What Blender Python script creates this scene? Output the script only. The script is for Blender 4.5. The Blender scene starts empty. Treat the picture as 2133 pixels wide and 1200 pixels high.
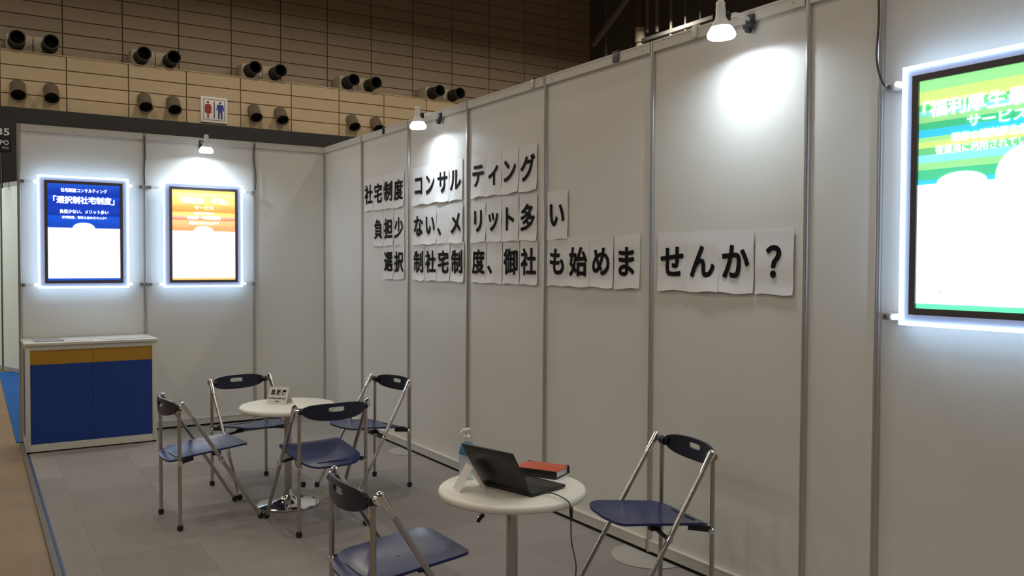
import bpy, bmesh, math, random
from mathutils import Vector, Matrix
random.seed(7)
S = bpy.context.scene
COL = S.collection

# ------------------------------------------------------------------ camera, world, exposure, hall lights
F_PX, YAW, PIT, ROL = 1781.215, 0.5639, 0.0278, 0.0043
CAM = Vector((-3.0464, -8.3842, 1.5424))
fw = Vector((math.sin(YAW)*math.cos(PIT), math.cos(YAW)*math.cos(PIT), -math.sin(PIT)))
rt = Vector((math.cos(YAW), -math.sin(YAW), 0)); up = rt.cross(fw)
r2 = rt*math.cos(ROL)+up*math.sin(ROL); u2 = -rt*math.sin(ROL)+up*math.cos(ROL)
cd = bpy.data.cameras.new('camera'); cam = bpy.data.objects.new('camera', cd); COL.objects.link(cam)
cd.sensor_width = 36; cd.sensor_fit = 'HORIZONTAL'; cd.lens = F_PX/2133*36; cd.clip_end = 200; cd.clip_start = 0.05
m = Matrix((r2, u2, -fw)).transposed().to_4x4(); m.translation = CAM; cam.matrix_world = m
S.camera = cam
W = bpy.data.worlds.new('hall_air'); S.world = W; W.use_nodes = True
W.node_tree.nodes['Background'].inputs[0].default_value = (1.0, 0.90, 0.78, 1)
W.node_tree.nodes['Background'].inputs[1].default_value = 0.05
S.view_settings.view_transform = 'Standard'; S.view_settings.look = 'None'
S.view_settings.exposure = 0; S.view_settings.gamma = 1; S.view_settings.use_curve_mapping = False
S.cycles.use_denoising = True
S.cycles.sample_clamp_indirect = 6
LAMP_P = 52
k = 0
for lx in (-16, -11, -6, -1, 4, 9, 14, 19):                     # high-bay lamps of the hall, above and out of view
    for ly in (-14, -9, -4, 1, 6, 11, 16):  # farthest row added to brighten the far wall, carried on to the right
        if lx > 9 and ly < 16: continue
        l = bpy.data.lights.new('high_bay', 'AREA'); l.shape = 'DISK'; l.size = 0.55
        l.energy = LAMP_P*(1 if ly < 9 else (1.1 if ly < 12 else (2.1 if lx < 4 else 3.6))); l.color = (1.0, 0.895, 0.735)
        o = bpy.data.objects.new('high_bay_light', l); COL.objects.link(o); o.location = (lx, ly, 9.6 if ly < 9 else (10.2 if ly < 12 else 11.0))

# ------------------------------------------------------------------ materials
MATS = {}
def mat(name, col, rough=0.5, metal=0.0, var=0.04, vscale=8.0, bump=0.0, bscale=60.0, spec=None, rnd=0.0, coat=0.0):
    if name in MATS: return MATS[name]
    m = bpy.data.materials.new(name); m.use_nodes = True; nt = m.node_tree; N = nt.nodes; L = nt.links
    b = N['Principled BSDF']
    b.inputs['Roughness'].default_value = rough; b.inputs['Metallic'].default_value = metal
    if spec is not None: b.inputs['Specular IOR Level'].default_value = spec
    if coat: b.inputs['Coat Weight'].default_value = coat; b.inputs['Coat Roughness'].default_value = 0.08
    tc = N.new('ShaderNodeTexCoord'); no = N.new('ShaderNodeTexNoise'); no.inputs['Scale'].default_value = vscale
    no.inputs['Detail'].default_value = 3
    L.new(tc.outputs['Object'], no.inputs['Vector'])
    hv = N.new('ShaderNodeHueSaturation'); hv.inputs['Color'].default_value = (*col, 1)
    mr = N.new('ShaderNodeMapRange'); mr.inputs['To Min'].default_value = 1-var; mr.inputs['To Max'].default_value = 1+var
    L.new(no.outputs['Fac'], mr.inputs['Value'])
    if rnd:
        oi = N.new('ShaderNodeObjectInfo'); m2 = N.new('ShaderNodeMapRange')
        m2.inputs['To Min'].default_value = 1-rnd; m2.inputs['To Max'].default_value = 1+rnd
        L.new(oi.outputs['Random'], m2.inputs['Value'])
        mu = N.new('ShaderNodeMath'); mu.operation = 'MULTIPLY'
        L.new(mr.outputs[0], mu.inputs[0]); L.new(m2.outputs[0], mu.inputs[1]); L.new(mu.outputs[0], hv.inputs['Value'])
    else: L.new(mr.outputs[0], hv.inputs['Value'])
    L.new(hv.outputs[0], b.inputs['Base Color'])
    if bump:
        n2 = N.new('ShaderNodeTexNoise'); n2.inputs['Scale'].default_value = bscale
        L.new(tc.outputs['Object'], n2.inputs['Vector'])
        bp = N.new('ShaderNodeBump'); bp.inputs['Strength'].default_value = bump; bp.inputs['Distance'].default_value = 0.004
        L.new(n2.outputs['Fac'], bp.inputs['Height']); L.new(bp.outputs[0], b.inputs['Normal'])
    MATS[name] = m; return m
def emis(name, col, s):
    if name in MATS: return MATS[name]
    m = bpy.data.materials.new(name); m.use_nodes = True; N = m.node_tree.nodes; b = N['Principled BSDF']
    b.inputs['Base Color'].default_value = (*[min(1, c) for c in col], 1)
    b.inputs['Roughness'].default_value = .4
    b.inputs['Emission Color'].default_value = (*col, 1); b.inputs['Emission Strength'].default_value = s
    MATS[name] = m; return m
def clear(name, tint, fac):
    if name in MATS: return MATS[name]
    m = bpy.data.materials.new(name); m.use_nodes = True; nt = m.node_tree; N = nt.nodes; L = nt.links
    b = N['Principled BSDF']; b.inputs['Base Color'].default_value = (*tint, 1); b.inputs['Roughness'].default_value = .12
    tr = N.new('ShaderNodeBsdfTransparent'); tr.inputs[0].default_value = (*tint, 1)
    mx = N.new('ShaderNodeMixShader'); mx.inputs[0].default_value = fac
    no = N.new('ShaderNodeTexNoise'); no.inputs['Scale'].default_value = 14
    mr = N.new('ShaderNodeMapRange'); mr.inputs['To Min'].default_value = fac*.9; mr.inputs['To Max'].default_value = fac*1.1
    L.new(no.outputs['Fac'], mr.inputs['Value']); L.new(mr.outputs[0], mx.inputs[0])
    L.new(tr.outputs[0], mx.inputs[1]); L.new(b.outputs[0], mx.inputs[2]); L.new(mx.outputs[0], N['Material Output'].inputs[0])
    MATS[name] = m; return m

PANEL = mat('white_laminate_panel', (.78, .765, .715), .42, var=.015, vscale=3)
ALU = mat('brushed_aluminium', (.60, .585, .56), .33, .75, var=.03)
RAIL = mat('painted_rail', (.66, .635, .575), .4, .1)
GAP_SHADE = mat('gap_shade_black', (.008, .008, .008), .9)  # black for strips that stand in for shade in gaps
CHROME = mat('chrome', (.80, .79, .77), .10, 1.0, var=.02)
TUBE = mat('plated_tube', (.50, .48, .45), .24, .95, var=.03)
NAVY = mat('navy_plastic', (.020, .034, .125), .27, var=.05, spec=.38)
NAVYD = mat('dark_navy_plastic', (.012, .016, .040), .28, var=.05)
BLACK = mat('black_plastic', (.012, .012, .013), .45)
RUBBER = mat('black_rubber', (.010, .009, .009), .7)
WHITEP = mat('white_plastic', (.80, .80, .77), .3)
CREAM = mat('cream_tabletop', (.88, .85, .77), .38, var=.015)
PAPER = mat('copy_paper', (.86, .85, .85), .8, var=.03, vscale=9)
INK = mat('black_toner', (.008, .008, .010), .8, spec=.15)
CARPET = mat('grey_carpet_tile', (.345, .318, .300), .95, var=.16, vscale=420, bump=.6, bscale=900, rnd=.10, spec=.1)
BLUEC = mat('blue_carpet', (.002, .115, .44), .95, var=.1, vscale=60)

# ------------------------------------------------------------------ mesh helpers
class MB:
    def __init__(s): s.bm = bmesh.new()
    def box(s, c, d, rot=None, bev=0.0):
        r = bmesh.ops.create_cube(s.bm, size=1.0); vs = r['verts']
        M = Matrix.Translation(Vector(c)) @ (rot.to_4x4() if rot else Matrix.Identity(4)) @ Matrix.Diagonal((d[0], d[1], d[2], 1))
        bmesh.ops.transform(s.bm, matrix=M, verts=vs)
        if bev:
            es = list({e for v in vs for e in v.link_edges})
            bmesh.ops.bevel(s.bm, geom=es, offset=bev, segments=2, affect='EDGES', profile=.5)
        return s
    def bb(s, x0, x1, y0, y1, z0, z1, bev=0.0):
        return s.box(((x0+x1)/2, (y0+y1)/2, (z0+z1)/2), (abs(x1-x0), abs(y1-y0), abs(z1-z0)), bev=bev)
    def tube(s, p0, p1, r0, r1=None, n=14, caps=True):
        p0 = Vector(p0); p1 = Vector(p1); d = p1-p0; L = d.length
        r = bmesh.ops.create_cone(s.bm, cap_ends=caps, segments=n, radius1=r0, radius2=r0 if r1 is None else r1, depth=L)
        q = d.to_track_quat('Z', 'Y').to_matrix().to_4x4()
        bmesh.ops.transform(s.bm, matrix=Matrix.Translation((p0+p1)/2) @ q, verts=r['verts'])
        return s
    def path(s, pts, r, n=8):
        pts = [Vector(p) for p in pts]; rings = []
        for i, p in enumerate(pts):
            t = (pts[min(i+1, len(pts)-1)]-pts[max(i-1, 0)]).normalized()
            a = t.cross(Vector((0, 0, 1)));
            if a.length < .05: a = t.cross(Vector((1, 0, 0)))
            a.normalize(); b = t.cross(a)
            if rings and (rings_a.dot(a) < 0): a = -a; b = -b
            rings_a = a
            rings.append([s.bm.verts.new(p+r*(a*math.cos(2*math.pi*k/n)+b*math.sin(2*math.pi*k/n))) for k in range(n)])
        for i in range(len(rings)-1):
            for k in range(n): s.bm.faces.new((rings[i][k], rings[i][(k+1) % n], rings[i+1][(k+1) % n], rings[i+1][k]))
        s.bm.faces.new(rings[0][::-1]); s.bm.faces.new(rings[-1])
        return s
    def lathe(s, prof, c=(0, 0, 0), rot=None, n=32):
        M = Matrix.Translation(Vector(c)) @ (rot.to_4x4() if rot else Matrix.Identity(4)); rings = []
        for (r, z) in prof:
            if r < 1e-6: rings.append([s.bm.verts.new(M @ Vector((0, 0, z)))])
            else: rings.append([s.bm.verts.new(M @ Vector((r*math.cos(2*math.pi*k/n), r*math.sin(2*math.pi*k/n), z))) for k in range(n)])
        for a, b in zip(rings, rings[1:]):
            for k in range(n):
                if len(a) == 1 and len(b) == 1: break
                if len(a) == 1: s.bm.faces.new((a[0], b[(k+1) % n], b[k]))
                elif len(b) == 1: s.bm.faces.new((a[k], a[(k+1) % n], b[0]))
                else: s.bm.faces.new((a[k], a[(k+1) % n], b[(k+1) % n], b[k]))
        return s
    def prism(s, poly, fn0, fn1):
        """closed outline (2D points) between two surfaces fn0(a,b)->Vector and fn1"""
        a = [s.bm.verts.new(fn0(*p)) for p in poly]; b = [s.bm.verts.new(fn1(*p)) for p in poly]
        n = len(poly); s.bm.faces.new(a[::-1]); s.bm.faces.new(b)
        for i in range(n): s.bm.faces.new((a[i], a[(i+1) % n], b[(i+1) % n], b[i]))
        return s
    def plate(s, outer, inner, fn, th, rings=5):
        """curved plate: rings between outer and inner outlines (same count), fn(a,b,t) -> Vector, t=0 top t=1 bottom"""
        n = len(outer); T = []
        for side in (0, 1):
            R = []
            for j in range(rings+1):
                f = j/rings
                R.append([s.bm.verts.new(fn(outer[i][0]*(1-f)+inner[i][0]*f, outer[i][1]*(1-f)+inner[i][1]*f, side*th)) for i in range(n)])
            T.append(R)
            for j in range(rings):
                for i in range(n):
                    q = (R[j][i], R[j][(i+1) % n], R[j+1][(i+1) % n], R[j+1][i])
                    s.bm.faces.new(q if side == 0 else q[::-1])
        for j in (0, rings):
            for i in range(n):
                s.bm.faces.new((T[0][j][i], T[1][j][i], T[1][j][(i+1) % n], T[0][j][(i+1) % n]))
        return s
    def build(s, name, m, parent=None, smooth=True, loc=None, rotz=None):
        bmesh.ops.recalc_face_normals(s.bm, faces=s.bm.faces)
        me = bpy.data.meshes.new(name); s.bm.to_mesh(me); s.bm.free()
        me.materials.append(m)
        if smooth and len(me.polygons) > 6:
            for p in me.polygons: p.use_smooth = True
            try: me.set_sharp_from_angle(angle=math.radians(38))
            except Exception: pass
        o = bpy.data.objects.new(name, me); COL.objects.link(o)
        if parent: o.parent = parent
        if loc is not None: o.location = loc
        if rotz is not None: o.rotation_euler = (0, 0, rotz)
        return o
def tag(o, label=None, cat=None, group=None, kind=None):
    if label: o['label'] = label
    if cat: o['category'] = cat
    if group: o['group'] = group
    if kind: o['kind'] = kind
    return o
def thing(name, label, cat, loc=(0, 0, 0), rotz=0, group=None):
    o = bpy.data.objects.new(name, None); COL.objects.link(o); o.location = loc; o.rotation_euler = (0, 0, rotz)
    o.empty_display_size = .1
    return tag(o, label, cat, group)
def structure(name, label=None, cat=None):
    o = bpy.data.objects.new(name, None); COL.objects.link(o); o.empty_display_size = .1
    return tag(o, label, cat, None, 'structure')
def share(o, name, parent, loc, rotz=0, scale=None):
    c = bpy.data.objects.new(name, o.data); COL.objects.link(c); c.parent = parent; c.location = loc; c.rotation_euler = (0, 0, rotz)
    if scale: c.scale = scale
    return c
def copy_tree(o, parent=None):
    c = o.copy(); COL.objects.link(c); c.parent = parent
    for ch in list(o.children): copy_tree(ch, c)
    return c
_tcache = {}
def text(name, body, size, m, parent, origin, ax, ay, bold=0.0, depth=0.001, align='CENTER', squeeze=1.0, fit=None, heavy=0.0):
    """flat lettering: ax = reading direction, ay = up direction, centred on origin"""
    cu = bpy.data.curves.new('t', 'FONT'); cu.body = body; cu.size = size; cu.offset = bold; cu.extrude = depth
    cu.align_x = align; cu.align_y = 'CENTER' if '\n' in body else 'BOTTOM_BASELINE'; cu.resolution_u = 3; cu.fill_mode = 'BOTH'
    to = bpy.data.objects.new('t', cu); COL.objects.link(to)
    dg = bpy.context.evaluated_depsgraph_get(); dg.update()
    me = bpy.data.meshes.new_from_object(to.evaluated_get(dg)); COL.objects.unlink(to); bpy.data.objects.remove(to)
    if not me.vertices: return None
    xs = [v.co.x for v in me.vertices]; ys = [v.co.y for v in me.vertices]
    cx = (min(xs)+max(xs))/2 if align == 'CENTER' else min(xs); cy = (min(ys)+max(ys))/2
    sx = squeeze
    if fit: sx = fit/(max(xs)-min(xs))
    ax = Vector(ax).normalized(); ay = Vector(ay).normalized(); az = ax.cross(ay); og = Vector(origin)
    for v in me.vertices: v.co = og+ax*((v.co.x-cx)*sx)+ay*(v.co.y-cy)+az*v.co.z
    me.name = name; me.materials.clear(); me.materials.append(m)
    if heavy:
        b = bmesh.new(); b.from_mesh(me); src = list(b.verts)+list(b.edges)+list(b.faces)
        for k, (dx, dy) in enumerate(((1, 0), (-1, 0), (0, 1), (0, -1), (.7, .7), (-.7, -.7), (.7, -.7), (-.7, .7))):
            g = bmesh.ops.duplicate(b, geom=src)['geom']
            bmesh.ops.translate(b, verts=[v for v in g if isinstance(v, bmesh.types.BMVert)], vec=(ax*dx+ay*dy)*heavy+az*(.00004*(k+1)))
        b.to_mesh(me); b.free()
    o = bpy.data.objects.new(name, me); COL.objects.link(o); o.parent = parent
    return o
R = math.radians
def rotm(ax, a): return Matrix.Rotation(a, 3, ax)

# ------------------------------------------------------------------ floor
H = 2.715; U = 0.99
fl = structure('floor')
base = MB().bb(-2.70, .02, -9.2, .02, -.012, -.004).build('underlay', mat('underlay', (.05, .05, .05), .9), fl, False)
t0 = None; TS = .5
for i in range(6):
    for j in range(19):
        x1 = -.004-i*TS; x0 = max(-2.668, x1-TS+.0006); y1 = -.004-j*TS; y0 = y1-TS+.0010
        if x1-x0 < .02: continue
        b = MB().bb(x0-(x0+x1)/2, x1-(x0+x1)/2, -(y1-y0)/2, (y1-y0)/2, -.006, 0, .0005)
        b.build('carpet_tile', CARPET, fl, False, loc=((x0+x1)/2, (y0+y1)/2, 0))
t1 = structure('trim_1')
MB().bb(-2.715, -2.682, -9.2, -.02, -.012, .004, .002).build('edge_strip', mat('edge_strip', (.15, .135, .12), .6), t1)
MB().bb(-2.6805, -2.669, -8.6, -.70, -.006, .0035).build('blue_tape', mat('blue_tape', (.03, .06, .22), .5), t1)
hf = structure('floor_hall')
nb = mat('hall_concrete', (.275, .190, .110), .62, var=.30, vscale=2.2, bump=.25, bscale=25)
MB().bb(-30, 30, -30, 23.4, -.10, -.013).build('concrete_slab', nb, hf, False)
MB().bb(-2.735, 3.2, .06, 5.6, -.0125, -.005).build('blue_carpet', BLUEC, hf, False)

# ------------------------------------------------------------------ booth walls
def octpost(name, parent, x, y, z0, z1, m=ALU, r=.0148):
    b = MB(); b.tube((x, y, z0), (x, y, z1), r, n=8)
    for k in range(4):
        a = math.pi/2*k+math.pi/8*0
        b.box((x+math.cos(a)*r*.93, y+math.sin(a)*r*.93, (z0+z1)/2), (.003, .008, z1-z0-.004) if k % 2 == 0 else (.008, .003, z1-z0-.004))
    return b.build(name, m, parent, False)
WR = structure('wall_right')       # the long wall, plane x = 0
ys = [0]+[-U*k for k in range(1, 7)]+[-6*U-.35, -7*U-.35, -8*U-.35]
for a, b_ in zip(ys, ys[1:]):
    MB().bb(.003, .010, b_+.012, a-.012, .05, H-.03).build('panel', PANEL, WR, False)
    q = MB().bb(-.014, .014, b_+.014, a-.014, H-.056, H)
    q.bb(-.016, -.013, b_+.014, a-.014, H-.010, H-.002); q.build('top_rail', RAIL, WR, False)
    q = MB().bb(-.014, .014, b_+.014, a-.014, .020, .078); q.bb(-.018, -.013, b_+.014, a-.014, .070, .078)
    q.build('bottom_rail', RAIL, WR, False)
    for yy in (a-.075, b_+.075):
        MB().tube((-.0165, yy, H-.03), (-.0135, yy, H-.03), .0055, n=10).build('screw', ALU, WR, False)
for y in ys[1:]: octpost('post', WR, 0, y, .012, H)
MB().bb(-.004, .012, ys[-1], -.02, .0, .021).build('gap_shade_strip', GAP_SHADE, WR, False)  # black strip painting in the shade under the bottom rail
WB = structure('wall_back')        # wall with the two light boxes, plane y = 0
xs_ = [0, -.715, -.715-U, -.715-2*U]
for a, b_ in zip(xs_, xs_[1:]):
    MB().bb(b_+.012, a-.012, .003, .010, .05, H-.03).build('panel', PANEL, WB, False)
    q = MB().bb(b_+.014, a-.014, -.014, .014, H-.056, H); q.bb(b_+.014, a-.014, -.016, -.013, H-.010, H-.002); q.build('top_rail', RAIL, WB, False)
    q = MB().bb(b_+.014, a-.014, -.014, .014, .020, .078); q.bb(b_+.014, a-.014, -.018, -.013, .070, .078); q.build('bottom_rail', RAIL, WB, False)
    for xx in (a-.075, b_+.075):
        MB().tube((xx, -.0165, H-.03), (xx, -.0135, H-.03), .0055, n=10).build('screw', ALU, WB, False)
for x in xs_: octpost('post', WB, x, 0, .012, H)
MB().bb(xs_[-1], -.02, -.004, .012, 0, .021).build('gap_shade_strip', GAP_SHADE, WB, False)  # painted shade strip along the foot of the back wall

def floor_plate(x, y, r, lab):
    b = MB(); n = 40; pts = []
    for k in range(n+1):
        a = math.pi/2+math.pi*k/n; pts.append((r*math.cos(a), r*math.sin(a)))
    b.prism(pts, lambda p, q: Vector((p-.02, q, .0005)), lambda p, q: Vector((p-.02, q, .0045)))
    o = b.build('floor_plate', mat('enamelled_plate', (.42, .40, .37), .45), None, loc=(x, y, 0)); return tag(o, lab, 'base plate', 'white round plates steadying the wall posts')
floor_plate(0, -2.02, .165, 'white round floor plate under the long wall behind the rear chair')
floor_plate(0, -4.98, .205, 'white round floor plate under the long wall behind the chair beside the laptop table')

# ------------------------------------------------------------------ lamps clamped on the rails
BULB = emis('lamp_glow', (.78, .90, 1.0), 250)
RIM = emis('lamp_rim_glow', (.90, .95, 1.0), 3.5)
def spot(loc, rotz, lab, tilt=3):
    """origin on the wall top rail; +X local points into the room"""
    t = thing('clamp_lamp', lab, 'lamp', loc, rotz, 'white clamp lamps on the top rails')
    rm = rotm('Y', R(tilt)); c = Vector((.205, 0, -.095))
    prof = [(.019, .125), (.021, .118), (.022, .085), (.026, .070), (.0425, .042), (.0455, .034), (.043, .034), (.040, .036), (.020, .060), (0, .062)]
    MB().lathe(prof, c, rm).build('lamp_shade', WHITEP, t)
    MB().lathe([(.0475, .004), (.047, -.001), (.030, -.003), (0, -.0035)], c, rm, n=24).build('bulb', BULB, t)
    MB().lathe([(.0445, .036), (.0530, .024), (.0610, .010), (.0638, .000), (.0632, -.007), (.0600, -.013), (.0545, -.017), (.0525, -.016), (.0525, .002), (.050, .006)], c, rm, n=32).build('glowing_rim', RIM, t)
    MB().lathe([(0, .150), (.014, .150), (.020, .140), (.020, .120), (0, .120)], c, rm).build('lamp_holder', WHITEP, t)
    b = MB().box(c+Vector((-.028, 0, .085)), (.03, .034, .04), bev=.004); b.tube(c+Vector((-.02, -.03, .085)), c+Vector((-.02, .03, .085)), .010); b.build('swivel', BLACK, t)
    MB().path([c+Vector((-.035, 0, .085)), Vector((.12, .0, .01)), Vector((.07, 0, .012)), Vector((.03, 0, .0))], .0085).build('arm', WHITEP, t)
    b = MB().box((.022, 0, -.012), (.016, .046, .07), bev=.004); b.box((.004, 0, .018), (.05, .04, .012), bev=.003); b.box((.030, .0, -.032), (.03, .05, .02), bev=.004)
    b.tube((.02, .0, -.05), (.045, 0, -.05), .012); b.build('clamp', mat('dark_clamp', (.03, .035, .05), .4), t)
    return t
spot((-1.208, 0, 2.665), -math.pi/2, 'white clamp lamp over the orange and white light box')
spot((0, -2.565, 2.665), math.pi, 'white clamp lamp over the lettered sheets of the top row')
spot((0, -5.63, 2.665), math.pi, 'white clamp lamp on the long wall, over the sheets ending in a question mark')

# ------------------------------------------------------------------ light boxes
EDGE = emis('lit_acrylic_edge', (.50, .72, 1.0), 11.5)
FRAME = mat('dark_grey_frame', (.13, .12, .13), .35, .3)
ACRY = clear('clear_acrylic', (.88, .90, .95), .06)
ACRYBAR = clear('clear_acrylic_bar', (.90, .92, .94), .45)
WHITE_LIT = emis('lit_white_print', (.93, .97, 1), 1.45)
def stripes(name, stops, s):
    m = bpy.data.materials.new(name); m.use_nodes = True; nt = m.node_tree; N = nt.nodes; L = nt.links
    b = N['Principled BSDF']; tc = N.new('ShaderNodeTexCoord'); sp = N.new('ShaderNodeSeparateXYZ'); cr = N.new('ShaderNodeValToRGB')
    L.new(tc.outputs['Generated'], sp.inputs[0]); L.new(sp.outputs[2], cr.inputs[0])
    e = cr.color_ramp.elements; e[0].position = stops[0][0]; e[0].color = (*stops[0][1], 1); e[1].position = stops[-1][0]; e[1].color = (*stops[-1][1], 1)
    for p, c in stops[1:-1]: q = e.new(p); q.color = (*c, 1)
    L.new(cr.outputs[0], b.inputs['Emission Color']); L.new(cr.outputs[0], b.inputs['Base Color'])
    b.inputs['Emission Strength'].default_value = s; b.inputs['Roughness'].default_value = .3
    return m
def light_box(origin, rotz, lab, print_mat, bottom_mat, bands, lines, grp, third=False, left_gap=.13, right_gap=.13):
    """origin = bottom-left corner of outer panel at wall plane; local X along the wall, local -Y into the room, Z up"""
    t = thing('light_box', lab, 'light box', origin, rotz, grp)
    w, h, d = .713, .965, .075
    MB().bb(0.010, w-.010, -d-.007, -d-.003, .010, h-.010).build('clear_panel', ACRY, t, False)
    b = MB(); e = .0095
    b.bb(0, w, -d-.009, -d+.004, 0, e); b.bb(0, w, -d-.009, -d+.004, h-e, h); b.bb(0, e, -d-.009, -d+.004, e, h-e); b.bb(w-e, w, -d-.009, -d+.004, e, h-e)
    b.build('lit_edge', EDGE, t, False)
    x0, x1, z0, z1 = .050, w-.050, .042, h-.042; f = .024
    b = MB(); b.bb(x0, x1, -d-.026, -d-.007, z0, z0+f); b.bb(x0, x1, -d-.026, -d-.007, z1-f, z1); b.bb(x0, x0+f, -d-.026, -d-.007, z0+f, z1-f); b.bb(x1-f, x1, -d-.026, -d-.007, z0+f, z1-f)
    b.build('frame', FRAME, t, False)
    MB().bb(.010, w-.010, -d-.0005, -d+.004, .010, h-.010).build('back_plate', emis('back_plate_painted_glow', (.62, .64, .74), .36), t, False)  # plate emission stands in for light spread through the acrylic
    px0, px1, pz0, pz1 = x0+f, x1-f, z0+f, z1-f
    pw, ph = px1-px0, pz1-pz0; split = pz0+ph*bands
    MB().bb(px0, px1, -d-.016, -d-.008, split-.02, pz1).build('upper_print', print_mat, t, False)
    MB().bb(px0, px1, -d-.016, -d-.008, pz0, pz0+ph*.035).build('lower_print', bottom_mat, t, False)
    b = MB(); zc = pz0+ph*.022
    poly = [(px0, zc), (px1, zc), (px1, split)]
    cx = (px0+px1)/2; rw = pw*.155; rh = .048
    def bump(c, a, hgt, n=14): return [(c+a*math.cos(math.pi*k/n), split+hgt*math.sin(math.pi*k/n)) for k in range(n+1)]
    if not third: poly += bump(cx-.005, rw, rh)
    else: poly += bump(cx+.075*pw+.2*pw, pw*.16, .045)+bump(cx+.0*pw-.0*pw+.09*pw, pw*.13, .10)[0:0]+bump(cx-.21*pw, pw*.16, .038)
    poly += [(px0, split)]
    b.prism(poly, lambda p, q: Vector((p, -d-.0185, q)), lambda p, q: Vector((p, -d-.0162, q))); b.build('white_field', WHITE_LIT, t, False)
    if third:
        b = MB(); b.lathe([(0, 0), (.105, 0), (.105, .003), (0, .003)], (cx+.105, -d-.0165, split+.005), rotm('X', R(90)), n=28); b.build('white_bubble', WHITE_LIT, t, False)
    for body, size, zrel, bold, fitw, xo in lines:
        text('lettering', body, size, WHITE_LIT, t, (cx+xo, -d-.0195, pz0+ph*zrel), (1, 0, 0), (0, 0, 1), 0, .001, fit=fitw, heavy=bold)
    for zz in (.895, .015):
        for (a, b_) in ((-left_gap, 0.0), (w, w+right_gap)):
            MB().bb(a, b_, -.055, -.048, zz, zz+.026).build('clear_bar', ACRYBAR, t, False)
            e_ = a+.02 if a < 0 else b_-.02
            q = MB().bb(e_-.018, e_+.018, -.060, -.003, zz-.002, zz+.028, .002); q.build('bracket', mat('grey_bracket', (.42, .41, .40), .4, .4), t)
            MB().tube((e_, -.066, zz+.013), (e_, -.059, zz+.013), .008, n=12).build('screw', FRAME, t)
            s_ = -.02 if a < 0 else w+.02
            MB().tube((s_, -d-.012, zz+.013), (s_, -.045, zz+.013), .011, n=14).build('lit_stud', emis('lit_stud', (.86, .92, 1.0), 1.6), t)
            MB().tube((0.03 if a < 0 else w-.03, -d+.004, zz+.013), (0.03 if a < 0 else w-.03, -.0, zz+.013), .008, n=12).build('standoff', ALU, t)
    return t
blue = stripes('blue_lit_print', [(0, (.012, .055, .50)), (.12, (.012, .07, .56)), (.30, (.010, .10, .74)), (.33, (.008, .035, .38)), (.46, (.010, .055, .52)), (.62, (.008, .040, .44)), (.72, (.010, .075, .66)), (.76, (.008, .038, .38)), (.9, (.012, .06, .54)), (1, (.02, .11, .74))], .85)
orange = stripes('orange_lit_print', [(0, (1, .60, .32)), (.06, (1, .33, .13)), (.20, (1, .48, .20)), (.28, (1, .58, .26)), (.32, (1, .22, .11)), (.37, (1, .46, .36)), (.42, (1, .74, .22)), (.47, (1, .68, .18)), (.50, (1, .33, .07)), (.62, (1, .44, .12)), (.70, (1, .68, .18)), (.82, (1, .78, .20)), (.9, (1, .86, .36)), (1, (1, .80, .20))], 1.0)
G_ = [(.06, .60, .80), (.08, .58, .30), (.32, .76, .32), (.26, .80, .80), (.16, .58, .24), (.58, .84, .24), (.32, .78, .30), (.05, .56, .84), (.06, .50, .24), (.30, .68, .28), (.20, .72, .62), (.10, .58, .18), (.60, .88, .24), (.32, .86, .32), (.26, .82, .30)]
G_P = [0, .09, .18, .245, .32, .38, .44, .48, .55, .61, .67, .72, .78, .90]
gs = [(0, G_[0])]
for gi, gp in enumerate(G_P[1:]): gs += [(gp, G_[gi+1])]
gs.append((1, G_[14]))
green = stripes('green_lit_print', gs, 1.05)
for el in green.node_tree.nodes:
    if el.type == 'VALTORGB': el.color_ramp.interpolation = 'CONSTANT'
bb_ = emis('blue_lit_edge', (.015, .09, .62), .8); ob_ = emis('orange_lit_edge', (1, .55, .2), 1); gb_ = emis('green_lit_edge', (.15, .85, .50), 1)
G = 'wall light boxes with white glowing edges'
light_box((-2.565, 0, 1.320), 0, 'light box with blue printed top above the counter', blue, bb_, .545,
          [('社宅制度コンサルティング', .036, .935, .0008, .36, 0), ('「選択制社宅制度」', .066, .835, .0022, .475, 0), ('負担少ない、メリット多い', .036, .715, .0009, .38, 0), ('社宅制度、御社も始めませんか？', .025, .655, .0005, .35, 0)], G)
b2 = light_box((-1.561, 0, 1.318), 0, 'light box with orange printed top under the back wall clamp lamp', orange, ob_, .545,
          [('「退職金・年金」', .062, .885, .0022, .44, 0), ('サービス', .040, .805, .0010, .17, 0), ('福利厚生の', .024, .745, .0006, .18, 0), ('退職金・年金制度を', .036, .695, .0012, .30, 0), ('始めませんか？', .034, .635, .0010, .26, 0)], G)
b3 = light_box((0, -6.436, 1.320), -math.pi/2, 'light box with green and blue striped top on the long wall', green, gb_, .545,
          [('「福利厚生最適化」', .062, .872, .0020, .53, 0), ('サービス', .044, .798, .0012, .20, .0), ('既存の福利厚生制度、', .034, .738, .0010, .31, 0), ('従業員に利用されていますか？', .034, .690, .0004, .43, 0)], G, third=True, left_gap=.09)
GREYP = emis('pale_grey_print', (.62, .68, .68), 1)
text('fine_print', '導入実績', .014, GREYP, b3, (.23, -.0955, .205), (1, 0, 0), (0, 0, 1), 0, .0005)
text('fine_print', '無料で資料を配布中', .014, GREYP, b3, (.30, -.0955, .175), (1, 0, 0), (0, 0, 1), 0, .0005)
MB().box((.166, -.0950, .128), (.012, .001, .007), rotm('Y', R(35))).build('grey_mark', GREYP, b3, False)

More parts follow.
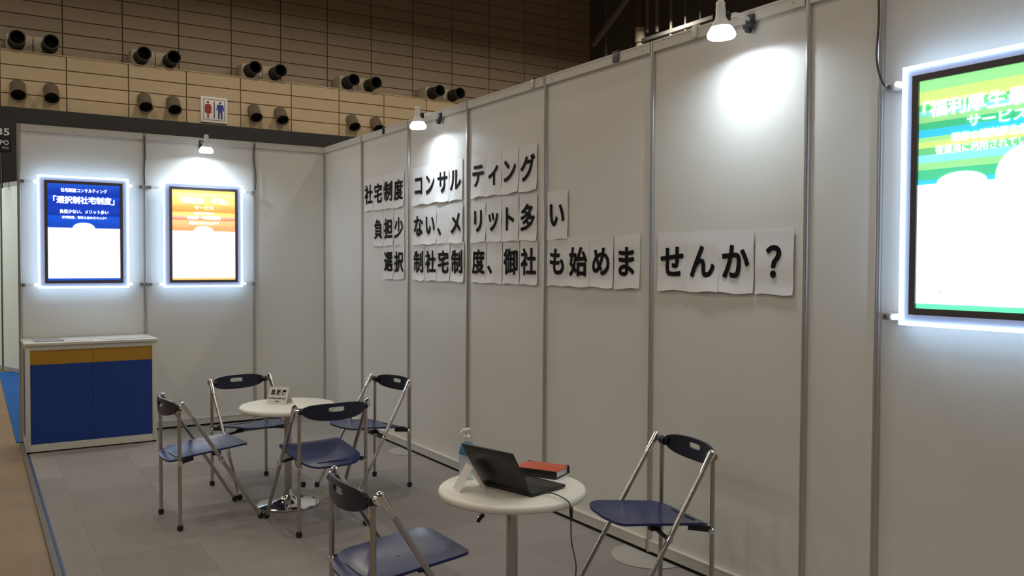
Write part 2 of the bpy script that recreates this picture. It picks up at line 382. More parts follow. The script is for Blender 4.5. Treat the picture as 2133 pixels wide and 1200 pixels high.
def cable(pts, r, name, lab, m=None, group=None):
    o = MB().path(pts, r).build(name, m or mat('cable_sheath', (.06, .06, .06), .5)); return tag(o, lab, 'cable', group)
def smooth_pts(P, n=8):
    P = [Vector(p) for p in P]; out = []
    Q = [P[0]]+P+[P[-1]]
    for i in range(1, len(Q)-2):
        for k in range(n):
            t = k/n; a, b, c, d = Q[i-1], Q[i], Q[i+1], Q[i+2]
            out.append(.5*((2*b)+(-a+c)*t+(2*a-5*b+4*c-d)*t*t+(-a+3*b-3*c+d)*t**3))
    out.append(P[-1]); return out
xp = xs_[2]
cable(smooth_pts([(xp-.004, -.027, 2.69), (xp+.002, -.027, 2.5), (xp-.006, -.028, 2.36), (xp-.002, -.03, 2.25)]), .0045, 'power_cable', 'dark cable running down the post between the blue and orange light boxes')
xp = xs_[1]
cable(smooth_pts([(xp-.002, -.027, 2.69), (xp-.010, -.027, 2.56), (xp+.004, -.028, 2.46), (xp+.010, -.029, 2.36), (xp+.004, -.03, 2.25)]), .005, 'power_cable', 'dark wavy cable on the post right of the orange light box')
cable(smooth_pts([(-.027, -6.288, 2.69), (-.027, -6.292, 2.5), (-.028, -6.286, 2.36), (-.03, -6.31, 2.27), (-.03, -6.345, 2.22)]), .0045, 'power_cable', 'dark cable down the post beside the green light box')
cable(smooth_pts([(-1.553+.05, -.035, 2.24), (-1.553+.035, -.04, 2.1), (-1.553+.04, -.045, 1.95), (-1.553+.075, -.05, 1.86)]), .004, 'power_cable', 'pale grey wire behind the left edge of the orange light box', mat('pale_wire', (.5, .5, .52), .5))

# ------------------------------------------------------------------ lettered sheets on the long wall
ROWS = [
 ('top', 2.165, .300, [('社', -1.150), ('宅', -1.362), ('制', -1.574), ('度', -1.788), ('コ', -2.170), ('ン', -2.376), ('サ', -2.582), ('ル', -2.787), ('テ', -3.122), ('ィ', -3.330), ('ン', -3.545), ('グ', -3.762)]),
 ('middle', 1.846, .300, [('負', -1.366), ('担', -1.580), ('少', -1.794), ('な', -2.168), ('い', -2.376), ('、', -2.584), ('メ', -2.792), ('リ', -3.124), ('ッ', -3.334), ('ト', -3.548), ('多', -3.764), ('い', -4.090)]),
 ('bottom', 1.560, .298, [('選', -1.583), ('択', -1.797), ('制', -2.170), ('社', -2.383), ('宅', -2.597), ('制', -2.811), ('度', -3.130), ('、', -3.342), ('御', -3.558), ('社', -3.774), ('も', -4.092), ('始', -4.309), ('め', -4.526), ('ま', -4.752), ('せ', -5.112), ('ん', -5.328), ('か', -5.545), ('？', -5.770)]),
]
ORD = ['first', 'second', 'third', 'fourth', 'fifth', 'sixth', 'seventh', 'eighth', 'ninth', 'tenth', 'eleventh', 'twelfth', 'thirteenth', 'fourteenth', 'fifteenth', 'sixteenth', 'seventeenth', 'last']
def sheet(y, zc, w, h, ch, lab, seed):
    rr = random.Random(seed); t = thing('lettered_sheet', lab, 'paper sheet', (0, y, zc), 0, 'printed sheets taped in three rows on the long wall')
    nx, nz = 8, 12; bm = bmesh.new(); V = []
    ph = rr.uniform(0, 6); curl = rr.uniform(.004, .010); tilt = rr.uniform(-.006, .006); am = rr.uniform(.001, .0025)
    for side in (0, 1):
        g = []
        for j in range(nz+1):
            q = j/nz; row = []
            for i in range(nx+1):
                p = i/nx-.5
                out = .0035+am*(1+math.sin(p*7+ph))*.6+.0015*math.sin(q*9+ph)*(1 if q > .1 else 0)+curl*max(0, (q-.72)/.28)**2*(1+.35*math.sin(p*5+ph*2))
                row.append(bm.verts.new((-out-side*.0005, -(p*w), h/2-q*h+tilt*p+.004*math.sin(p*6+ph)*q)))
            g.append(row)
        V.append(g)
    for side in (0, 1):
        for j in range(nz):
            for i in range(nx): bm.faces.new((V[side][j][i], V[side][j][i+1], V[side][j+1][i+1], V[side][j+1][i]))
    for j in range(nz):
        bm.faces.new((V[0][j][0], V[1][j][0], V[1][j+1][0], V[0][j+1][0])); bm.faces.new((V[0][j][nx], V[1][j][nx], V[1][j+1][nx], V[0][j+1][nx]))
    for i in range(nx):
        bm.faces.new((V[0][0][i], V[1][0][i], V[1][0][i+1], V[0][0][i+1])); bm.faces.new((V[0][nz][i], V[1][nz][i], V[1][nz][i+1], V[0][nz][i+1]))
    b = MB(); b.bm.free(); b.bm = bm; b.build('paper', PAPER, t)
    size = .180
    oy, oz = 0, 0
    if ch == '、': oy, oz = .055, -.055
    if ch in 'ィッ': oz = -.012
    o = text('printed_character', ch, size, INK, t, (-.0085, oy, oz), (0, -1, 0), (0, 0, 1), .0008, .0005, heavy=.0042)
    return t
n = 0
for rname, zc, h, L in ROWS:
    for i, (ch, y) in enumerate(L):
        w = .2075 if y > -3.9 else .2165
        nxt = {'、': 'a comma', '？': 'a large question mark'}.get(ch, 'black '+ch)
        o_ = ORD[i] if i < len(L)-1 else 'last'
        sheet(y, zc, w, h, ch, f'white sheet printed with {nxt}, {o_} sheet of the {rname} row', 100+n); n += 1

# ------------------------------------------------------------------ counter
CB = mat('counter_blue', (.006, .045, .26), .55, var=.03); CY = mat('counter_yellow', (.46, .235, .018), .5, var=.04)
CW = mat('counter_frame', (.70, .68, .61), .4)
ct = thing('display_counter', 'white framed counter with blue and yellow front panels', 'counter', (-2.2, -.29, 0))
X0, X1, Y0, Y1 = -.492, .495, -.252, .262
b = MB()
for x in (X0+.018, X1-.018):
    for y in (Y0+.018, Y1-.018): b.bm; MB().bb(x-.018, x+.018, y-.018, y+.018, .012, .868, .004).build('post', CW, ct)
b.bm.free()
MB().bb(X0-.008, X1+.012, Y0-.012, Y1+.008, .868, .890, .003).build('top', CW, ct)
MB().bb(X0+.036, X1-.036, Y0+.004, Y0+.03, .830, .868).build('front_rail', CW, ct, False)
MB().bb(X0+.036, X1-.036, Y0+.004, Y0+.03, .012, .070).build('front_rail', CW, ct, False)
for x in (X0+.006, X1-.030):
    MB().bb(x, x+.024, Y0+.036, Y1-.036, .830, .868).build('side_rail', CW, ct, False)
    MB().bb(x, x+.024, Y0+.036, Y1-.036, .012, .070).build('side_rail', CW, ct, False)
for a, b_ in ((X0+.036, -.0012), (.0012, X1-.036)):
    MB().bb(a, b_, Y0+.010, Y0+.018, .071, .713).build('blue_panel', CB, ct, False)
    MB().bb(a, b_, Y0+.010, Y0+.018, .714, .829).build('yellow_panel', CY, ct, False)
for x in (X0+.012, X1-.020): MB().bb(x, x+.008, Y0+.037, Y1-.037, .071, .829).build('side_panel', CB if x < 0 else PANEL, ct, False)
MB().bb(X0+.01, X1-.01, Y0+.01, Y1-.01, 0, .012).build('shadow_base', GAP_SHADE, ct, False)  # black slab standing in for the shade under the counter
def flat(name, x0, x1, y0, y1, z, th, m, lab, cat, rz=0):
    o = MB().bb(-(x1-x0)/2, (x1-x0)/2, -(y1-y0)/2, (y1-y0)/2, 0, th).build(name, m, None, False, loc=((x0+x1)/2, (y0+y1)/2, z)); o.rotation_euler.z = rz
    return tag(o, lab, cat)
flat('brochure', -2.62, -2.41, -.44, -.14, .8905, .006, mat('grey_brochure', (.36, .35, .37), .3, var=.2, vscale=30), 'grey printed brochure lying at the left end of the counter', 'brochure', .04)
flat('paper_sheet', -2.39, -2.18, -.46, -.16, .8905, .003, mat('glossy_paper', (.85, .85, .86), .2), 'white paper lying in the middle of the counter top', 'paper', -.03)
flat('leaflet_stack', -2.13, -1.74, -.45, -.15, .8905, .005, mat('glossy_paper', (.85, .85, .86), .2), 'glossy white leaflets on the right half of the counter top', 'leaflet', .02)

# ------------------------------------------------------------------ folding chairs
def chair_proto():
    t = thing('folding_chair', '', 'chair')
    Z = .728
    # seat: rounded outline in (x,y)
    def outl(n_=64):
        P = []
        for k in range(n_):
            a = 2*math.pi*k/n_; c, s_ = math.cos(a), math.sin(a); e = 2/8.0
            x = .5*(abs(c)**e)*(1 if c >= 0 else -1); y = .5*(abs(s_)**e)*(1 if s_ >= 0 else -1)
            wy = .375+.02*(x+.5)-.060*max(0, (-x-.28)/.22)**1.5-.015*max(0, (x-.2)/.3)**2
            P.append((.190+x*.440+.016*(1-(2*y)**2)*(x > .3)-.012*(1-(2*y)**2)*(x < -.3), y*wy))
        return P
    def fz(a, b_, s_):
        z = .408+.043*(a/.42)-.004*math.exp(-((a-.2)/.14)**2)*math.exp(-(b_/.12)**2)+.014*(abs(b_)/.2)**3
        if a > .36: z -= .22*(a-.36)**1.5*2
        if a < .05: z -= .30*(.05-a)**1.3
        return Vector((a, b_, z-s_))
    o = outl(); c = [(.190+(p[0]-.190)*.02, p[1]*.02) for p in o]
    MB().plate(o, c, fz, .011, rings=9).build('seat', NAVY, t)
    b = MB()
    for dy in (-.055, .055):
        pass
    pl = [(.012+.006*math.cos(2*math.pi*k/20), (.085 if math.sin(2*math.pi*k/20) > 0 else -.085)+.006*math.sin(2*math.pi*k/20)) for k in range(20)]
    b.plate(pl, [((p[0]-.012)*.1+.012, p[1]*.1) for p in pl], lambda a, b_, s_: fz(a, b_, s_)+Vector((0, 0, .0035)), .006, rings=4)
    b.build('grip_ridge', NAVYD, t)
    # backrest
    def bo(n_=72, W_=.190, Hh=.058, slot=False):
        P = []
        for k in range(n_):
            a = 2*math.pi*k/n_; c_, s_ = math.cos(a), math.sin(a)
            if slot:
                e = 2/4.; P.append((.048*abs(c_)**e*(1 if c_ >= 0 else -1), .006+.0135*abs(s_)**e*(1 if s_ >= 0 else -1)))
            else:
                e = 2/2.6; yy = W_*abs(c_)**e*(1 if c_ >= 0 else -1); zz = (Hh if s_ < 0 else Hh*.70)*abs(s_)**(e*.95)*(1 if s_ >= 0 else -1)
                zz += (.012 if abs(yy) > .15 else 0)*0
                P.append((yy, zz))
        return P
    def fb(a, b_, s_):
        x = -.040*(1-(a/.2)**2)-.004-s_-.10*b_*0
        return Vector((x+.16*min(0, b_)*-0.35, a, Z-.014+b_-.006*(1-(a/.2)**2)))
    MB().plate(bo(), bo(slot=True), fb, .012, rings=6).build('backrest', NAVYD, t)
    for sgn in (-1, 1):
        y = .205*sgn
        b = MB().tube((0, sgn*.172, Z-.020), (0, sgn*.208, Z-.018), .019, n=18); b.box((-.004, sgn*.178, Z-.02), (.020, .030, .034), bev=.006); b.build('backrest_hub', BLACK, t)
        # rear leg
        lg = MB().tube((-.002, y*.985, Z-.03), (0, y, .030), .0105).build('leg', TUBE, t)
        MB().lathe([(0, 0), (.010, 0), (.0165, .006), (.018, .016), (.015, .028), (.0115, .032), (0, .032)], (0, y, .002), n=16).build('rubber_foot', RUBBER, lg)
        # front leg (slanted, outside)
        top = Vector((.028, .222*sgn, Z-.012)); bot = Vector((.455, .233*sgn, .028))
        lg = MB().tube(top, bot, .0112).build('leg', TUBE, t)
        MB().lathe([(0, 0), (.010, 0), (.0165, .006), (.018, .016), (.015, .028), (.0115, .034), (0, .034)], (.463, .233*sgn, .002), n=16).build('rubber_foot', RUBBER, lg)
        dv = (bot-top).normalized()
        b = MB().tube((.004, .205*sgn, Z-.014), (.010, .229*sgn, Z-.012), .0155, n=18); b.tube(top+dv*-.022, top+dv*.075, .0165, .0125, n=18)
        b.lathe([(0, -.012), (.010, -.010), (.0155, -.002), (.0165, .004), (0, .004)], top+dv*-.022, dv.to_track_quat('Z', 'Y').to_matrix(), n=18)
        b.build('knuckle', CHROME, t)
        # collar where the seat arm meets the rear leg
        b = MB().lathe([(.0106, -.014), (.0145, -.010), (.0145, .010), (.0106, .014)], (0, y, .388), n=16); b.tube((0, y, .388), (.012, y*.9, .388), .007); b.build('collar', CHROME, t)
        b = MB(); p0 = Vector((.006, y*.95, .394)); p1 = Vector((.09, .155*sgn, .402)); dd = (p1-p0)
        b.box((p0+p1)/2, (dd.length, .007, .026), dd.to_track_quat('X', 'Z').to_matrix(), bev=.002); b.build('seat_arm', BLACK, t)
        # pivot on the slanted leg
        s_ = (Z-.012-.385)/(Z-.012-.028); pv = top+(bot-top)*s_
        b = MB().lathe([(.0113, -.016), (.016, -.012), (.016, .012), (.0113, .016)], pv, dv.to_track_quat('Z', 'Y').to_matrix(), n=16)
        b.tube(pv, pv+Vector((0, .022*sgn, 0)), .007, n=12); b.tube(pv+Vector((-.014, 0, .022)), pv+Vector((-.014, .014*sgn, .022)), .006, n=12); b.build('pivot', CHROME, t)
        b = MB(); p0 = pv; p1 = Vector((.235, .12*sgn, .402)); dd = p1-p0
        b.box((p0+p1)/2, (dd.length, .008, .018), dd.to_track_quat('X', 'Z').to_matrix(), bev=.002); b.box((.235, .115*sgn, .404), (.05, .035, .020), bev=.004); b.build('strut', BLACK, t)
    MB().tube((.235, -.12, .400), (.235, .12, .400), .007).build('cross_bar', TUBE, t)
    return t
CG = 'navy folding chairs around the two round tables'
chairs = [
 ((-2.062, -3.040), 4.3, 'navy folding chair nearest the blue counter, turned sideways to the rear table'),
 ((-1.452, -2.262), -77.9, 'navy folding chair behind the rear round table, facing it from the back wall'),
 ((-1.300, -3.708), 92.4, 'navy folding chair in front of the rear round table, seen from behind'),
 ((-.543, -2.841), 192.6, 'navy folding chair between the rear round table and the long wall'),
 ((-1.866, -5.414), 0.0, 'navy folding chair in the foreground, its seat cut by the bottom of the photo'),
 ((-.305, -5.537), 170.1, 'navy folding chair between the laptop table and the long wall'),
]
pr = chair_proto()
for i, ((x, y), a, lab) in enumerate(chairs):
    o = pr if i == 0 else copy_tree(pr)
    o.location = (x, y, 0); o.rotation_euler = (0, 0, R(a)); tag(o, lab, 'chair', CG)

# ------------------------------------------------------------------ round tables
def table_proto():
    t = thing('round_table', '', 'table')
    MB().lathe([(0, .606), (.284, .606), (.294, .609), (.300, .616), (.3005, .626), (.298, .634), (.292, .639), (.284, .640), (0, .640)], n=72).build('table_top', CREAM, t)
    MB().tube((0, 0, .05), (0, 0, .600), .0235, n=24).build('column', TUBE, t)
    MB().lathe([(.0, .600), (.10, .600), (.10, .606), (0, .606)], n=24).build('mounting_plate', BLACK, t)
    MB().lathe([(0, 0), (.190, 0), (.1945, .003), (.194, .007), (.180, .013), (.13, .020), (.075, .030), (.045, .044), (.032, .062), (.027, .085), (.0240, .100), (0, .100)], n=64).build('foot', CHROME, t)
    return t
tp = table_proto()
TG = 'round cream tables on chrome disc feet'
for i, (x, y, lab) in enumerate([(-1.345, -3.020, 'round cream table with the tent card, among four chairs'), (-1.198, -5.470, 'round cream table carrying the laptop and the hand sanitiser')]):
    o = tp if i == 0 else copy_tree(tp); o.location = (x, y, 0); tag(o, lab, 'table', TG)
ZT = .6405

# tent cards
CARD = mat('white_card', (.78, .76, .73), .6)
def tent(name, x, y, rz, lab, w=.135, h=.105, half=.045, words=True):
    t = thing(name, lab, 'tent card', (x, y, ZT), rz, None)
    th = .0016
    for s_, nm in ((-1, 'front_face'), (1, 'back_face')):
        b = MB(); v = [(s_*half, 0), (s_*half-s_*th, 0), (0-s_*0, h-.002), (0, h)]
        q = [b.bm.verts.new((-w/2, p, z)) for p, z in v]; r_ = [b.bm.verts.new((w/2, p, z)) for p, z in v]
        b.bm.faces.new(q[::-1]); b.bm.faces.new(r_)
        for k in range(4): b.bm.faces.new((q[k], q[(k+1) % 4], r_[(k+1) % 4], r_[k]))
        b.build(nm, CARD, t, False)
    if words:
        nrm = Vector((0, -h, half)).normalized(); upv = Vector((0, half, h)).normalized()
        def on(f): return Vector((0, -half*(1-f), h*f))+nrm*.0006
        text('big_characters', '商 談 席', .040, INK, t, on(.68), (1, 0, 0), upv, .0010, .0003, fit=.105)
        text('small_print', 'BUSINESS MEETING', .0125, INK, t, on(.33), (1, 0, 0), upv, .0003, .0003, fit=.116)
        text('small_print', 'AREA', .0125, INK, t, on(.15), (1, 0, 0), upv, .0003, .0003)
    return t
tent('tent_card', -1.372, -2.940, R(-46), 'white tent card with black characters on the rear round table')
tent('tent_card', -1.365, -5.415, R(80), 'white tent card beside the bottle on the laptop table', w=.085, h=.098, half=.058, words=False)

# ------------------------------------------------------------------ things on the laptop table
BB = mat('laptop_black', (.012, .012, .013), .36, var=.05)
lp = thing('laptop', 'black laptop standing open on the round table', 'laptop', (-1.262, -5.518, ZT), R(14.0))
MB().bb(.002, .206, -.141, .141, .003, .016, .003).build('keyboard_base', BB, lp)
KEY = mat('key_black', (.022, .022, .024), .5)
kb = MB()
for r_ in range(5):
    for c_ in range(13):
        kb.bb(.034+r_*.0175, .034+r_*.0175+.0145, -.123+c_*.019, -.123+c_*.019+.0160, .016, .0172)
o = kb.build('keys', KEY, lp, False); o['kind'] = 'stuff'
MB().bb(.132, .186, -.045, .045, .0158, .0164).build('touchpad', KEY, lp, False)
a_ = R(32)
ld = MB().box(Vector((-math.sin(a_)*.100, 0, .018+math.cos(a_)*.100)), (.007, .282, .200), rotm('Y', -a_), bev=.0025).build('lid', BB, lp)
MB().box(Vector((-math.sin(a_)*.100+.0039*math.cos(a_), 0, .018+math.cos(a_)*.100+.0039*math.sin(a_))), (.0006, .262, .172), rotm('Y', -a_)).build('screen', mat('dark_screen', (.01, .012, .015), .1), ld, False)
MB().tube((.0, -.11, .014), (.0, .11, .014), .006, n=12).build('hinge', BLACK, lp)
for x, y in ((.02, -.12), (.02, .12), (.18, -.12), (.18, .12)): MB().tube((x, y, 0), (x, y, .004), .006, n=10).build('foot', RUBBER, lp)

bt = thing('sanitiser_bottle', 'clear pump bottle with blue shoulder label behind the laptop', 'bottle', (-1.292, -5.262, ZT), R(20))
MB().lathe([(0, 0), (.030, 0), (.034, .004), (.034, .088), (.033, .110), (.030, .128), (.022, .146), (.012, .156), (.012, .160), (0, .160)], n=28).build('bottle_body', clear('clear_bottle', (.93, .96, .97), .20), bt)
MB().lathe([(.0346, .104), (.0336, .112), (.0306, .130), (.0226, .148), (.0140, .156)], n=28).build('shoulder_label', mat('blue_label', (.06, .20, .40), .4), bt)
MB().lathe([(.0344, .016), (.0346, .017), (.0346, .088), (.0344, .089)], n=28).build('body_label', clear('pale_label', (.72, .76, .82), .55), bt)
b = MB().lathe([(0, .156), (.014, .156), (.015, .160), (.015, .178), (.009, .184), (.007, .187), (.007, .200), (0, .200)], n=20); b.build('pump_collar', WHITEP, bt)
b = MB().box((-.006, 0, .206), (.044, .016, .013), bev=.004); b.path([(-.02, 0, .206), (-.036, 0, .204), (-.042, 0, .196)], .004); b.build('pump_head', WHITEP, bt)
text('label_mark', '8.8', .017, WHITE_ := mat('white_ink', (.85, .88, .9), .5), bt, (-.016, -.0300, .128), (.86, -.5, 0), (0.1, .2, 1), .0006, .0003)
text('label_mark', '手指消毒', .011, mat('grey_ink', (.15, .16, .18), .5), bt, (-.016, -.0318, .055), (.86, -.5, 0), (0, 0, 1), .0003, .0003)

bk = thing('notebook', 'thick notebook with orange red cover lying behind the laptop', 'notebook', (-.978, -5.362, ZT), R(29))
MB().bb(-.062, .062, -.098, .098, .001, .005, .001).build('back_cover', BLACK, bk)
MB().bb(-.056, .058, -.094, .094, .005, .030).build('pages', mat('page_block', (.74, .74, .72), .8, var=.12, vscale=160), bk, False)
MB().bb(-.064, .064, -.100, .100, .030, .035, .002).build('front_cover', mat('orange_red_cover', (.60, .105, .045), .5, var=.06), bk)
MB().bb(-.0645, -.056, -.099, .099, .001, .034, .002).build('spine', BLACK, bk)
MB().bb(.052, .066, -.101, -.080, .001, .036, .003).build('strap', BLACK, bk)
MB().bb(.052, .066, .080, .101, .001, .036, .003).build('strap', BLACK, bk)

cb = smooth_pts([(-1.165, -5.655, .650), (-1.150, -5.690, .655), (-1.140, -5.765, .6455), (-1.137, -5.788, .625), (-1.132, -5.782, .590), (-1.10, -5.745, .47), (-1.045, -5.70, .36), (-1.02, -5.66, .25), (-.955, -5.58, .10), (-.90, -5.50, .012), (-.80, -5.50, .006), (-.66, -5.62, .006)], 7)
ch = thing('charger_cable', 'black charger cable hanging from the laptop to the carpet', 'cable', (0, 0, 0))
MB().path(cb, .0026).build('cord', mat('cord', (.05, .048, .045), .5), ch)
MB().tube((-1.1385, -5.792, .622), (-1.1270, -5.778, .575), .0075, .0055, n=12).build('cable_plug', BLACK, ch)
hk = thing('table_hook', 'small chrome hook with black tip hanging under the laptop table rim', 'hook', (-1.415, -5.600, .606))
MB().path(smooth_pts([(0, 0, 0), (-.002, 0, -.012), (-.012, .002, -.020), (-.016, .002, -.026)]), .004).build('hook_wire', CHROME, hk)
MB().path([(.004, -.004, -.014), (-.004, 0, -.024), (-.014, .002, -.034), (-.018, .002, -.042)], .0075).build('black_tip', RUBBER, hk)

# small clips along the long wall's top rail
def clip(y, lab, m, m2, sx=1):
    t = thing('rail_clip', lab, 'clip', (0, y, H), 0, 'small clips on the top rail')
    MB().bb(-.022, .020, -.030*sx, .030*sx, 0, .010, .003).build('clip_top', m2, t)
    MB().bb(-.024, -.016, -.026*sx, .026*sx, -.052, .002, .003).build('clip_jaw', m, t)
clip(-1.50, 'small black clip on the top rail by the corner', BLACK, BLACK, .6)
clip(-3.83, 'white and black clip on the top rail where three wall panels end', RAIL, BLACK, .6)
clip(-4.66, 'dark grey clip hanging over the top rail between the two long wall lamps', mat('grey_clip', (.12, .12, .11), .5), BLACK)
clip(-5.27, 'little white clip on the top rail left of the long wall front lamp', WHITEP, WHITEP, .6)

# ------------------------------------------------------------------ neighbouring booth
nw = structure('wall_left_neighbour')
NP = mat('neighbour_panel', (.74, .80, .76), .5, var=.02)
nl = bpy.data.lights.new('neighbour_fill', 'AREA'); nl.shape = 'DISK'; nl.size = .5; nl.energy = 34; nl.color = (.88, 1, .95)  # unseen fill light, added to brighten the neighbouring panels
no_ = bpy.data.objects.new('neighbour_fill_light', nl); COL.objects.link(no_); no_.location = (-4.7, 5.4, 3.0)
no_.rotation_euler = (Vector((-2.7, 5.9, 1.4))-no_.location).to_track_quat('-Z', 'Y').to_euler()
pA = Vector((-2.27, 4.62, 0)); dN = Vector((-.323, .946, 0)); ang = math.atan2(dN.y, dN.x)
for k in range(8):
    a = pA+dN*(k*.62)
    MB().bb(.016, .604, -.004, .004, .06, 2.60).build('panel', NP, nw, False, loc=a, rotz=ang)
    MB().bb(.016, .604, -.010, .010, .0, .06).build('bottom_rail', mat('grey_rail', (.36, .36, .36), .5), nw, False, loc=a, rotz=ang)
    MB().bb(.016, .604, -.010, .010, 2.60, 2.66).build('top_rail', mat('grey_rail', (.36, .36, .36), .5), nw, False, loc=a, rotz=ang)
    MB().tube((0, 0, 0), (0, 0, 2.66), .020, n=8).build('post', mat('dark_post', (.08, .085, .085), .5), nw, False, loc=a)
sg = thing('hanging_sign', 'black booth number sign with white 35 above the neighbouring booth', 'sign', (-2.95, 5.5, 3.07))
SB = mat('sign_black', (.012, .012, .013), .5); SW = mat('sign_white', (.85, .85, .85), .6)
MB().bb(-.45, .395, 0, .04, 0, .395, .003).build('board', SB, sg)
MB().bb(-.45, .395, -.003, 0, .180, .185).build('divider', mat('dim_line', (.08, .08, .08), .5), sg, False)
for x in (-.35, .28): MB().tube((x, .02, -.50), (x, .02, 0), .012).build('support_pole', BLACK, sg)
text('number', '35', .135, SW, sg, (.300, -.002, .285), (1, 0, 0), (0, 0, 1), .003, .001, fit=.155)
text('letters', 'PO', .085, SW, sg, (.315, -.002, .135), (1, 0, 0), (0, 0, 1), .002, .001, fit=.105)
text('small_letters', '展示会', .040, mat('sign_dim', (.4, .4, .4), .6), sg, (.325, -.002, .060), (1, 0, 0), (0, 0, 1), .001, .001, fit=.085)

# ------------------------------------------------------------------ far wall of the hall
FW = structure('wall_far')
TL = mat('beige_wall_tile', (.56, .44, .285), .75, var=.05, vscale=3, rnd=.05)
TU = mat('brown_wall_tile', (.46, .36, .26), .75, var=.05, vscale=3, rnd=.06)
JO = mat('tile_joint', (.20, .145, .085), .9)
cx0 = -.445-1.8*5; ncol = 17
MB().bb(cx0-.02, 21.5, 22.06, 23.3, 6.27, 7.995).build('lower_backing', JO, FW, False)
MB().bb(cx0-.02, 21.5, 23.30, 23.5, 6.27, 15.2).build('upper_backing', JO, FW, False)
def pan(w, h): return MB().bb(-w/2, w/2, -.03, .03, -h/2, h/2, .006).build('wall_tile', TL, FW, False)
lowp = None; upp = None; upn = None
for c_ in range(ncol):
    xc = cx0+1.8*(c_+.5)
    if xc > 20.9: break
    for r_ in range(4):
        zc = 6.27+.4325*(r_+.5)
        if lowp is None: lowp = pan(1.765, .405); lowp.location = (xc, 22.04, zc)
        else: share(lowp, 'wall_tile', FW, (xc, 22.04, zc))
    zc = 8.285
    if upn is None: upn = pan(1.765, .52); upn.data.materials[0] = TU; upn.location = (xc, 23.27, zc)
    else: share(upn, 'wall_tile', FW, (xc, 23.27, zc))
    for r_ in range(12):
        zc = 8.56+.449*(r_+.5)
        if upp is None: upp = pan(1.765, .422); upp.data.materials[0] = TU; upp.location = (xc, 23.27, zc)
        else: share(upp, 'wall_tile', FW, (xc, 23.27, zc))
MB().bb(cx0, 21.5, 21.99, 23.29, 7.995, 8.03).build('ledge', TL, FW, False)
DK = mat('dark_fascia', (.022, .021, .021), .7, var=.15, vscale=2)
MB().bb(-16, 21.5, 21.85, 22.05, 0, 6.265).build('dark_fascia', DK, FW, False)
MB().bb(-16, cx0-.03, 22.0, 23.5, 6.27, 15).build('left_return', TU, FW, False)
WS = structure('wall_side')
MB().bb(21.45, 21.7, -5, 23.5, 0, 16).build('dark_side', mat('dark_side', (.13, .115, .105), .9), WS, False)
cl = structure('ceiling')
MB().bb(-16, 21.6, -20, 23.5, 16.0, 16.3).build('dark_ceiling', mat('dark_ceiling', (.02, .02, .02), .9), cl, False)

# air nozzles
NB = mat('nozzle_black', (.012, .011, .010), .6); NBr = mat('nozzle_brown', (.16, .125, .085), .6); HS = mat('nozzle_housing', (.55, .46, .34), .6)
def pos(ch_): return Vector(ch_)
up_pairs = [(-1.79, -.885), (1.785, 2.695), (5.37, 6.26), (9.0, 9.885), (12.57, 13.475)]
names5 = ['leftmost', 'second from the left', 'middle', 'second from the right', 'rightmost']
for i, (xa, xb) in enumerate(up_pairs):
    t = thing('nozzle_housing', f'pale ledge box behind the {names5[i]} pair of upper air nozzles', 'housing', (xa, 22.35, 8.031), 0, 'pale boxes behind the upper air nozzles')
    w = xb-xa
    MB().bb(-.28, w/2-.012, 0, .75, 0, .56, .01).build('box_half', HS, t); MB().bb(w/2+.012, w+.10, 0, .75, 0, .56, .01).build('box_half', HS, t)
    for q, x in (('left', xa), ('right', xb)):
        n_ = thing('air_nozzle', f'black air nozzle, {q} one of the {names5[i]} upper pair', 'air nozzle', (x, 22.345, 8.34), 0, 'upper air nozzles on the far wall ledge')
        MB().lathe([(.20, 0), (.21, .03), (.21, .62), (.225, .66), (.225, .70), (.195, .70), (.185, .60), (.17, .10), (0, .10), ], (0, 0, 0), rotm('X', R(90)), n=28).build('barrel', NB, n_)
        MB().lathe([(.24, 0), (.24, .03), (.20, .04), (.20, 0)], (0, 0, 0), rotm('X', R(90)), n=28).build('flange', NB, n_)
low = [(-1.78, 'first'), (-.885, 'second'), (1.82, 'third'), (2.715, 'fourth'), (5.4, 'fifth'), (6.33, 'sixth'), (9.03, 'seventh'), (9.99, 'eighth')]
for x, nm in low:
    n_ = thing('air_nozzle', f'brown downturned air nozzle, {nm} from the left in the lower row on the far wall', 'air nozzle', (x, 22.0, 6.90), 0, 'lower downturned air nozzles on the far wall')
    rr = rotm('X', R(132))
    MB().lathe([(0, -.08), (.215, -.08), (.215, .40), (.225, .42), (.225, .46), (.20, .46), (.19, .40), (.19, .2), (0, .2)], (0, 0, 0), rr, n=28).build('barrel', NBr, n_)
    MB().lathe([(0, .205), (.189, .205), (.189, .43), (.182, .43), (.182, .215), (0, .215)], (0, 0, 0), rr, n=28).build('throat', NB, n_)

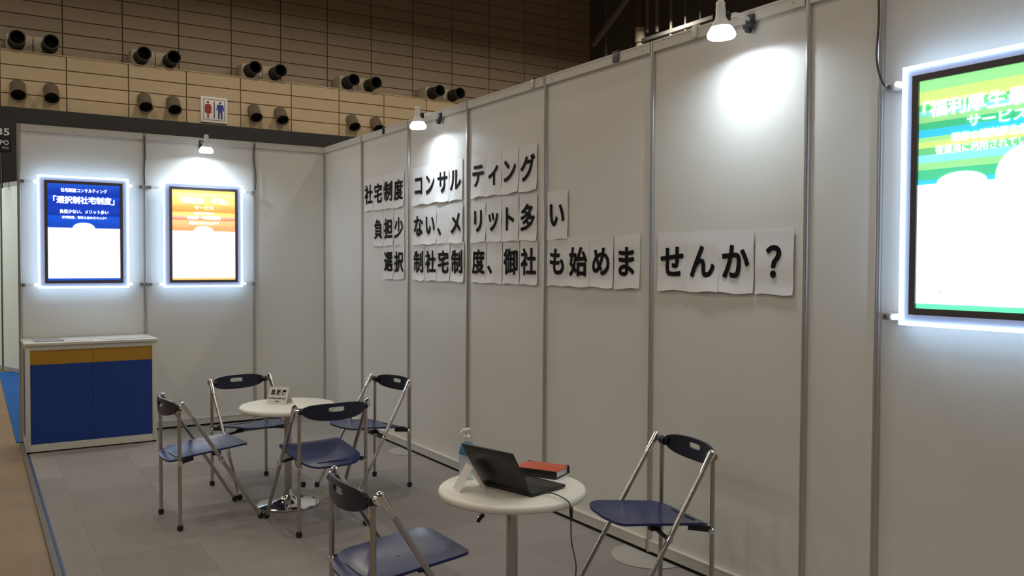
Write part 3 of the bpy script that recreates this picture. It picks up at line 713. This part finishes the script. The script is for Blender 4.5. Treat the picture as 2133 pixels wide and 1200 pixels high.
# restroom sign
rs = thing('restroom_sign', 'square white restroom sign with red and blue figures on the far wall', 'sign', (4.045, 21.995, 6.775))
MB().bb(-.445, .445, -.05, 0, -.435, .435, .01).build('sign_board', mat('sign_face', (.80, .78, .76), .5), rs)
gb = mat('sign_grey_line', (.22, .23, .27), .5)
b = MB(); e = .36; b.bb(-e, e, -.054, -.05, e-.025, e); b.bb(-e, e, -.054, -.05, -e, -e+.025); b.bb(-e, -e+.025, -.054, -.05, -e+.025, e-.025); b.bb(e-.025, e, -.054, -.05, -e+.025, e-.025); b.build('border', gb, rs, False)
def fig(col, nm, cx, woman):
    mm = mat(nm, col, .5); b = MB()
    def pr_(P): b.prism([(cx+x, z) for x, z in P], lambda p, q: Vector((p, -.056, q)), lambda p, q: Vector((p, -.050, q)))
    pr_([(.042*math.cos(2*math.pi*k/16), .245+.042*math.sin(2*math.pi*k/16)) for k in range(16)])
    if woman: pr_([(-.085, .185), (.085, .185), (.125, .03), (.10, .01), (.115, -.10), (.03, -.14), (.022, -.30), (-.022, -.30), (-.03, -.14), (-.115, -.10), (-.10, .01), (-.125, .03)])
    else:
        pr_([(-.105, .185), (.105, .185), (.130, .0), (.10, -.03), (.075, .08), (.075, -.30), (.02, -.30), (.012, -.08), (-.012, -.08), (-.02, -.30), (-.075, -.30), (-.075, .08), (-.10, -.03), (-.130, .0)])
    b.build(nm, mm, rs, False)
fig((.33, .02, .03), 'red_woman_figure', -.205, True); fig((.02, .035, .28), 'blue_man_figure', .200, False)
MB().bb(-.018, .018, -.056, -.050, -.28, .28).build('dividing_bar', mat('dark_bar', (.05, .03, .04), .5), rs, False)

# steelwork in the dark bay on the right
ST = mat('bay_steel', (.26, .245, .22), .6); STD = mat('bay_steel_dark', (.17, .16, .16), .7)
br = thing('steel_brace', 'grey diagonal steel brace in the dark bay beyond the long wall', 'brace', (19.72, 0, 0))
MB().box((0, 19.75, 11.85), (.14, .16, 3.3), rotm('X', math.atan2(20.85-18.5, 12.58-11.12))).build('diagonal', ST, br, False)
for nm, y, w, zlo, mm, lab in [('wall_upright', 20.62, .10, 9.0, STD, 'dark upright pipe left of the diagonal brace'), ('wall_upright', 17.97, .13, 10.85, ST, 'grey upright pipe just right of the brown pipe'), ('wall_upright', 17.40, .14, 10.75, ST, 'grey upright pipe, second to the right of the brown pipe'),
                           ('wall_upright', 16.60, .11, 9.0, ST, 'grey upright pipe, third to the right of the brown pipe'), ('wall_upright', 15.80, .09, 9.0, STD, 'thin dark pipe behind the white rail clip'), ('wall_upright', 15.0, .09, 9.0, STD, 'thin dark pipe next to the front clamp lamp')]:
    o = MB().tube((0, 0, 0), (0, 0, 14.5-zlo), w/2, n=12).build('steel_pipe', mm, None, loc=(20.0, y, zlo)); tag(o, lab, 'pipe')
pp = thing('duct_pipe', 'brown pipe with a cream lower section above the long wall', 'pipe', (20.0, 18.42, 9.2))
CRM = mat('cream_pipe', (.72, .62, .46), .6)
MB().tube((0, 0, 0), (0, 0, 1.30), .17, n=20).build('lower_section', CRM, pp); MB().tube((0, 0, 1.36), (0, 0, 1.95), .20, n=20).build('coupling', CRM, pp)
MB().tube((0, 0, 1.30), (0, 0, 1.36), .16, n=20).build('joint', STD, pp); MB().tube((0, 0, 1.95), (0, 0, 5.2), .16, n=20).build('upper_section', mat('brown_pipe', (.16, .075, .05), .6), pp)
bm_ = thing('cross_beam', 'horizontal beam beside the cream pipe in the dark bay', 'beam', (20.0, 16.2, 0))
MB().bb(-.1, .1, -1.9, 2.0, 10.52, 10.66).build('upper_flange', STD, bm_, False); MB().bb(-.1, .1, -1.9, 2.0, 10.32, 10.42).build('lower_flange', STD, bm_, False)
